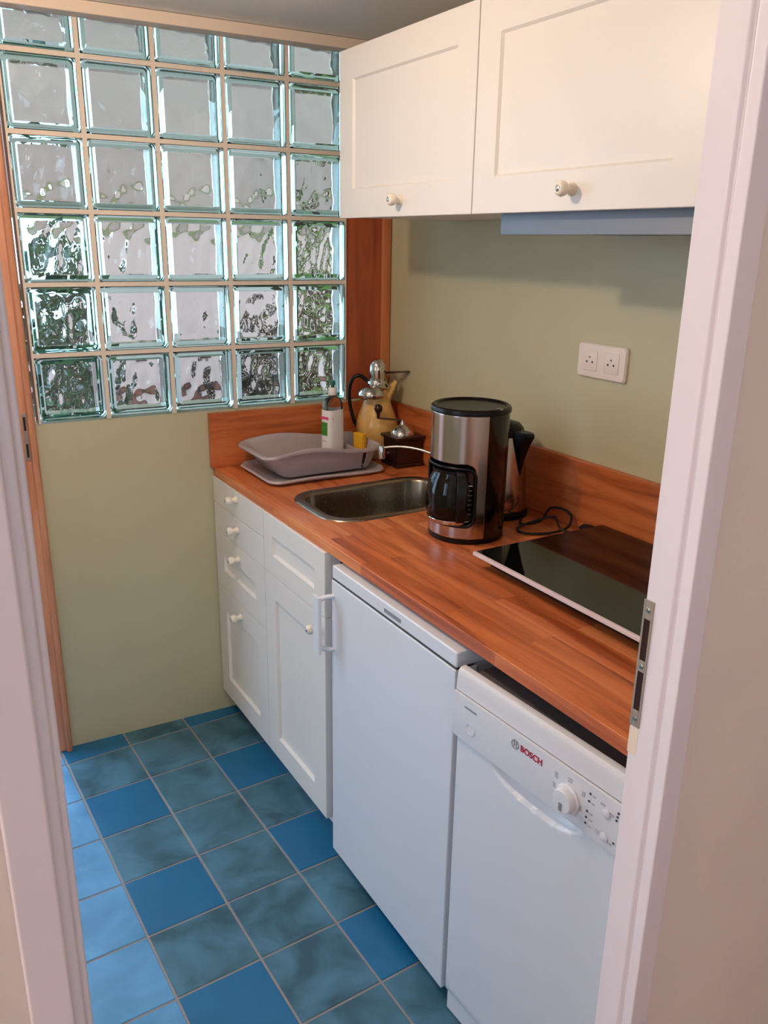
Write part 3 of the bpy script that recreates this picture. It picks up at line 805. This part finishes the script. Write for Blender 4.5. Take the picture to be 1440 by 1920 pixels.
for r, z, th, wd in ((.057,.181,.006,.010), (.078,.184,.006,.010), (.094,.178,.007,.0105), (.100,.16,.007,.011), (.100,.11,.007,.011), (.098,.078,.007,.011), (.095,.068,.005,.010)):
    px_, py_ = -hy, hx
    c = Vector(hp(r, z)); 
    if z > .175: n = Vector((0, 0, 1))
    else: n = Vector((hx, hy, 0))
    t = Vector((px_, py_, 0))
    rs.append([c+t*wd+n*th, c-t*wd+n*th, c-t*wd-n*th, c+t*wd-n*th])
m.rings(rs); m.build('carafe_handle', M['black'], car, smooth=30, bevel=.002)
m = MB()   # level marks beside the window
for i, z in enumerate((.15,.138,.126,.114,.102,.09,.078)):
    a = FA+R(45.5); w = .006 if i % 2 == 0 else .004
    m.rings([[cyl(a-w/RR, z+s, RR-.006) for s in (-.0012, .0012)]+[cyl(a+w/RR, z+s, RR-.006) for s in (.0012, -.0012)], [cyl(a-w/RR, z+s, RR-.0075) for s in (-.0012, .0012)]+[cyl(a+w/RR, z+s, RR-.0075) for s in (.0012, -.0012)]])
m.build('level_marks', M['labelw'], shell)
m = MB(); G = [[cyl(FA+R(38)+R(15)*i/10, z, RR-.0085) for z in (.06, .195)] for i in range(11)]; m.grid(G); m.build('water_gauge', M['blackgloss'], shell)

# ------------------------------------------------------------------ kettle
kt = thing('kettle', 'steel electric kettle with black spout mostly hidden behind the coffee maker', 'kettle', (-.112, -.842, .9005))
m = MB(); m.lathe([(.078,0),(.080,.003),(.080,.014),(.074,.018),(.0001,.018)], n=48); m.build('power_base', M['black'], kt, smooth=40)
m = MB(); m.lathe([(.074,.0185),(.0755,.022),(.0755,.03),(.072,.08),(.066,.15),(.059,.205),(.056,.222)], n=56); m.build('body', M['shell'], kt, smooth=50)
m = MB(); m.lathe([(.057,.2222),(.058,.228),(.055,.242),(.044,.254),(.022,.260),(.0001,.2605)], n=48); m.build('lid', M['black'], kt, smooth=50)
sa = R(-80); sx, sy = math.cos(sa), math.sin(sa)
m = MB(); rs = []
for r0, r1, z, wd in ((.066,.068,.115,.002), (.060,.078,.165,.012), (.054,.094,.205,.019), (.048,.108,.232,.021), (.046,.106,.240,.018)):
    t = Vector((-sy, sx, 0)); d = Vector((sx, sy, 0)); u = Vector((0, 0, z))
    rs.append([u+d*r0+t*wd, u+d*r0-t*wd, u+d*(r0+.7*(r1-r0))-t*wd*.8, u+d*r1-t*.001, u+d*r1+t*.001, u+d*(r0+.7*(r1-r0))+t*wd*.8])
m.rings(rs); m.build('spout', M['black'], kt, smooth=30)
m = MB(); d = Vector((-.2, .98, 0)).normalized()
pts = bez(Vector((0,0,.235))+d*.04, Vector((0,0,.262))+d*.11, Vector((0,0,.17))+d*.125, Vector((0,0,.06))+d*.085, 18)
m.tube(pts, .011, 12); m.build('handle', M['black'], kt, smooth=50)

# ------------------------------------------------------------------ hob and cable
hb = thing('hob', 'portable black glass hob with pale front edge lying on the worktop', 'hob', (-.225, -1.43, .9))
T = Matrix.Translation((.225, 1.43, -.9))
m = MB(T); m.box(-.419, -.024, -1.715, -1.148, .9365, .9425); m.build('glass_top', M['hobglass'], hb, bevel=.0012)
m = MB(T); m.box(-.428, -.4195, -1.715, -1.148, .9345, .9430); m.build('front_edge', plain('pale metal trim', (226,206,204), .35, var=.01), hb, bevel=.001)
m = MB(T); m.box(-.395, -.04, -1.69, -1.172, .909, .9363); m.build('housing', M['black'], hb, bevel=.003)
for x in (-.36, -.075):
    for y in (-1.66, -1.20):
        m = MB(T); m.lathe([(.014,.0005),(.015,.002),(.013,.009)], (x, y, .9), 20); m.build('foot', M['rubber'], hb, smooth=40)
cb = thing('power_cable', 'tangled black power cable with plug lying between the kettle and the hob', 'cable', (-.06, -1.03, .9))
T = Matrix.Translation((.06, 1.03, -.9))
def smoothpath(P, k=8):
    P = [Vector(p) for p in P]; out = []
    for i in range(len(P)-1):
        p0, p1, p2, p3 = P[max(i-1, 0)], P[i], P[i+1], P[min(i+2, len(P)-1)]
        for j in range(k):
            t = j/k; out.append(.5*((2*p1)+(p2-p0)*t+(2*p0-5*p1+4*p2-p3)*t*t+(3*p1-p0-3*p2+p3)*t**3))
    out.append(P[-1]); return out
m = MB(T)
m.tube(smoothpath([(-.10,-.925,.905), (-.13,-.965,.906), (-.09,-.99,.915), (-.035,-.965,.935), (-.02,-1.0,.940), (-.022,-1.035,.930), (-.06,-1.06,.912), (-.12,-1.055,.906), (-.17,-1.02,.905), (-.16,-.985,.906), (-.11,-.985,.915), (-.07,-1.02,.932), (-.09,-1.07,.918), (-.06,-1.10,.908), (-.035,-1.09,.910), (-.03,-1.085,.912)]), .0035, 8)
m.build('cord', M['rubber'], cb, smooth=60)
m = MB(T); m.lathe([(.004,0),(.008,.006),(.013,.012),(.016,.03),(.016,.04),(.0001,.041)], (-.036, -1.083, .9175), 24, axis='y'); m.build('plug', M['rubber'], cb, smooth=40)

# ------------------------------------------------------------------ wall socket
so = thing('wall_socket', 'white double power socket plate on the green wall above the hob', 'power socket', (WX, -1.066, 1.336))
m = MB()
def pl(i, x): return [(x, y, z) for y, z in rrect(-.0815+i, .0815-i, -.0425+i, .0425-i, .009, 5)]
m.rings([pl(0, -.0005), pl(0, -.006), pl(.003, -.0105), pl(.006, -.011)]); m.build('plate', M['socket'], so, smooth=30)
for dy in (.036, -.036):
    m = MB(); m.rings([[(x, dy+y, z) for y, z in rrect(-.0245+i, .0245-i, -.0255+i, .0255-i, .004, 4)] for i, x in ((0, -.0105), (0, -.0122), (.001, -.0128))])
    s = m.build('socket_insert', M['socket'], so, smooth=30)
    m = MB()
    for yy in (.0095, -.0095): m.lathe([(.0026,0),(.0026,.0004),(.0001,.0004)], (-.0128, dy+yy, -.003), 16, axis='x')
    m.build('pin_hole', M['hole'], s)
    m = MB(); m.lathe([(.0022,0),(.0022,.002),(.001,.003)], (-.0128, dy, .009), 14, axis='x'); m.build('earth_pin', M['brass'], s)

# ------------------------------------------------------------------ outdoors seen through the glass
m = MB(); m.box(-9, 9, .14, 14, -.25, -.15); tag(m.build('terrace', M['tiles_out']), kind='structure')
m = MB(); m.box(-.12, 4.6, 4.2, 4.4, -.15, 1.9); tag(m.build('garden_wall', M['wall_out']), kind='structure')
m = MB(); m.rings([[(x, .13, 2.62), (x, 4.3, 1.80), (x, 4.3, 1.90), (x, .13, 2.72)] for x in (-1.15, 4.6)]); tag(m.build('porch_roof', M['porch']), kind='structure')
m = MB(); m.box(-1.15, 4.6, 4.12, 4.199, 1.735, 1.80); tag(m.build('porch_beam', M['beam']), kind='structure')
def bush(cx, cy, h, r, mats, label, seed, n=900, stem=True):
    rnd = random.Random(seed)
    t = thing('bush', label, 'bush', (cx, cy, -.15), 0, 'garden bushes beyond the glass blocks')
    mb = MB()
    for _ in range(n):
        while True:
            p = Vector((rnd.uniform(-1,1), rnd.uniform(-1,1), rnd.uniform(-1,1)))
            if .35 < p.length < 1: break
        p = Vector((p.x*r, p.y*r, h*.55+p.z*h*.45))
        a = Vector((rnd.gauss(0,1), rnd.gauss(0,1), rnd.gauss(0,.7))).normalized(); b = a.orthogonal().normalized()
        L = rnd.uniform(.08,.16); w = L*.28
        c = a.cross(b)*.15*w
        vs = [mb.v(p-a*L/2), mb.v(p+b*w+c), mb.v(p+a*L/2), mb.v(p-b*w+c)]
        f = mb.face(vs, 0 if rnd.random() < .6 else 1)
    mb.build('foliage', mats, t, recalc=False)
    if stem:
        s = MB()
        for k in range(5):
            a = 2*PI*k/5; s.tube([(0,0,0), (.1*r*math.cos(a), .1*r*math.sin(a), h*.3), (.5*r*math.cos(a), .5*r*math.sin(a), h*.75)], [.03,.022,.008], 6)
        s.build('stem', M['bark'], t)
bush(-.66, 2.2, 1.85, .27, [M['leafd'], M['leafdd']], 'dark green bush blurred behind the leftmost column of glass blocks', 1, 560)
bush(1.06, 2.7, 2.15, .27, [M['leafl'], M['bark']], 'light green bush blurred behind the rightmost column of glass blocks', 2, 330)
bush(.90, 3.35, 1.35, .30, [M['bark'], M['leafdd']], 'brown bush blurred behind the second column of glass blocks from the wooden post', 3, 330)
pt = thing('planter', 'long reddish brown planter blurred behind the bottom row of glass blocks', 'planter', (1.2, 3.95, -.15))
m = MB(); m.box(-1.25, 2.2, -.12, .12, .0, .50); m.build('trough', M['tiles_out'], pt, bevel=.01)
m = MB(); m.box(-1.22, 2.17, -.09, .09, .501, .52); m.build('soil', M['bark'], pt)

# ------------------------------------------------------------------ light
w = bpy.data.worlds.new('sky'); C.world = w; w.use_nodes = True
nt = w.node_tree; N = nt.nodes; L = nt.links; bg = N['Background']
tc = N.new('ShaderNodeTexCoord'); sx_ = N.new('ShaderNodeSeparateXYZ'); L.new(tc.outputs['Generated'], sx_.inputs[0])
rp = N.new('ShaderNodeValToRGB'); e = rp.color_ramp.elements
e[0].position = 0; e[0].color = (.30,.30,.28,1); e[1].position = .5; e[1].color = (.60,.79,1,1)
e2 = e.new(1.0); e2.color = (.40,.64,1,1)
mr = N.new('ShaderNodeMapRange'); mr.inputs[1].default_value = -1; mr.inputs[2].default_value = 1
L.new(sx_.outputs['Z'], mr.inputs[0]); L.new(mr.outputs[0], rp.inputs[0]); L.new(rp.outputs[0], bg.inputs['Color'])
bg.inputs['Strength'].default_value = 5.0
def point(name, loc, power, col, r):
    l = bpy.data.lights.new(name, 'POINT'); l.energy = power; l.color = col; l.shadow_soft_size = r
    o = bpy.data.objects.new(name, l); COL.objects.link(o); o.location = loc; return o
def portal(name, loc, rot, sx, sy):
    l = bpy.data.lights.new(name, 'AREA'); l.shape = 'RECTANGLE'; l.size = sx; l.size_y = sy; l.cycles.is_portal = True
    o = bpy.data.objects.new(name, l); COL.objects.link(o); o.location = loc; o.rotation_euler = rot; return o
point('kitchen_ceiling_lamp', (-1.3, -.98, 2.06), 21.5, (1, .775, .585), .035)
point('outer_room_fill', (-.3, -3.6, 2.25), 11, (1, .88, .83), .12)  # added fill light behind the camera, no known lamp
point('jamb_fill', (-3.3, -2.2, 1.95), 42, (1, .89, .86), .1)  # added fill to brighten the right jamb, no known lamp
portal('door_daylight', ((DX0+DX1)/2, .10, 1.03), (R(-90), 0, 0), DX1-DX0, 2.06)
portal('left_window_daylight', (LX-.1, -1.525, 1.5), (0, R(-90), 0), 1.1, .65)
portal('outer_opening_daylight', (-1.75, -5.1, 1.55), (R(90), 0, 0), 1.3, 1.1)  # sky portal at the unseen opening added for soft light

C.view_settings.view_transform = 'Standard'; C.view_settings.look = 'None'; C.view_settings.gamma = 1; C.view_settings.exposure = 0
C.view_settings.use_curve_mapping = False
C.cycles.use_denoising = True
C.cycles.max_bounces = 16; C.cycles.transmission_bounces = 14; C.cycles.glossy_bounces = 6; C.cycles.diffuse_bounces = 4
C.cycles.sample_clamp_indirect = 8
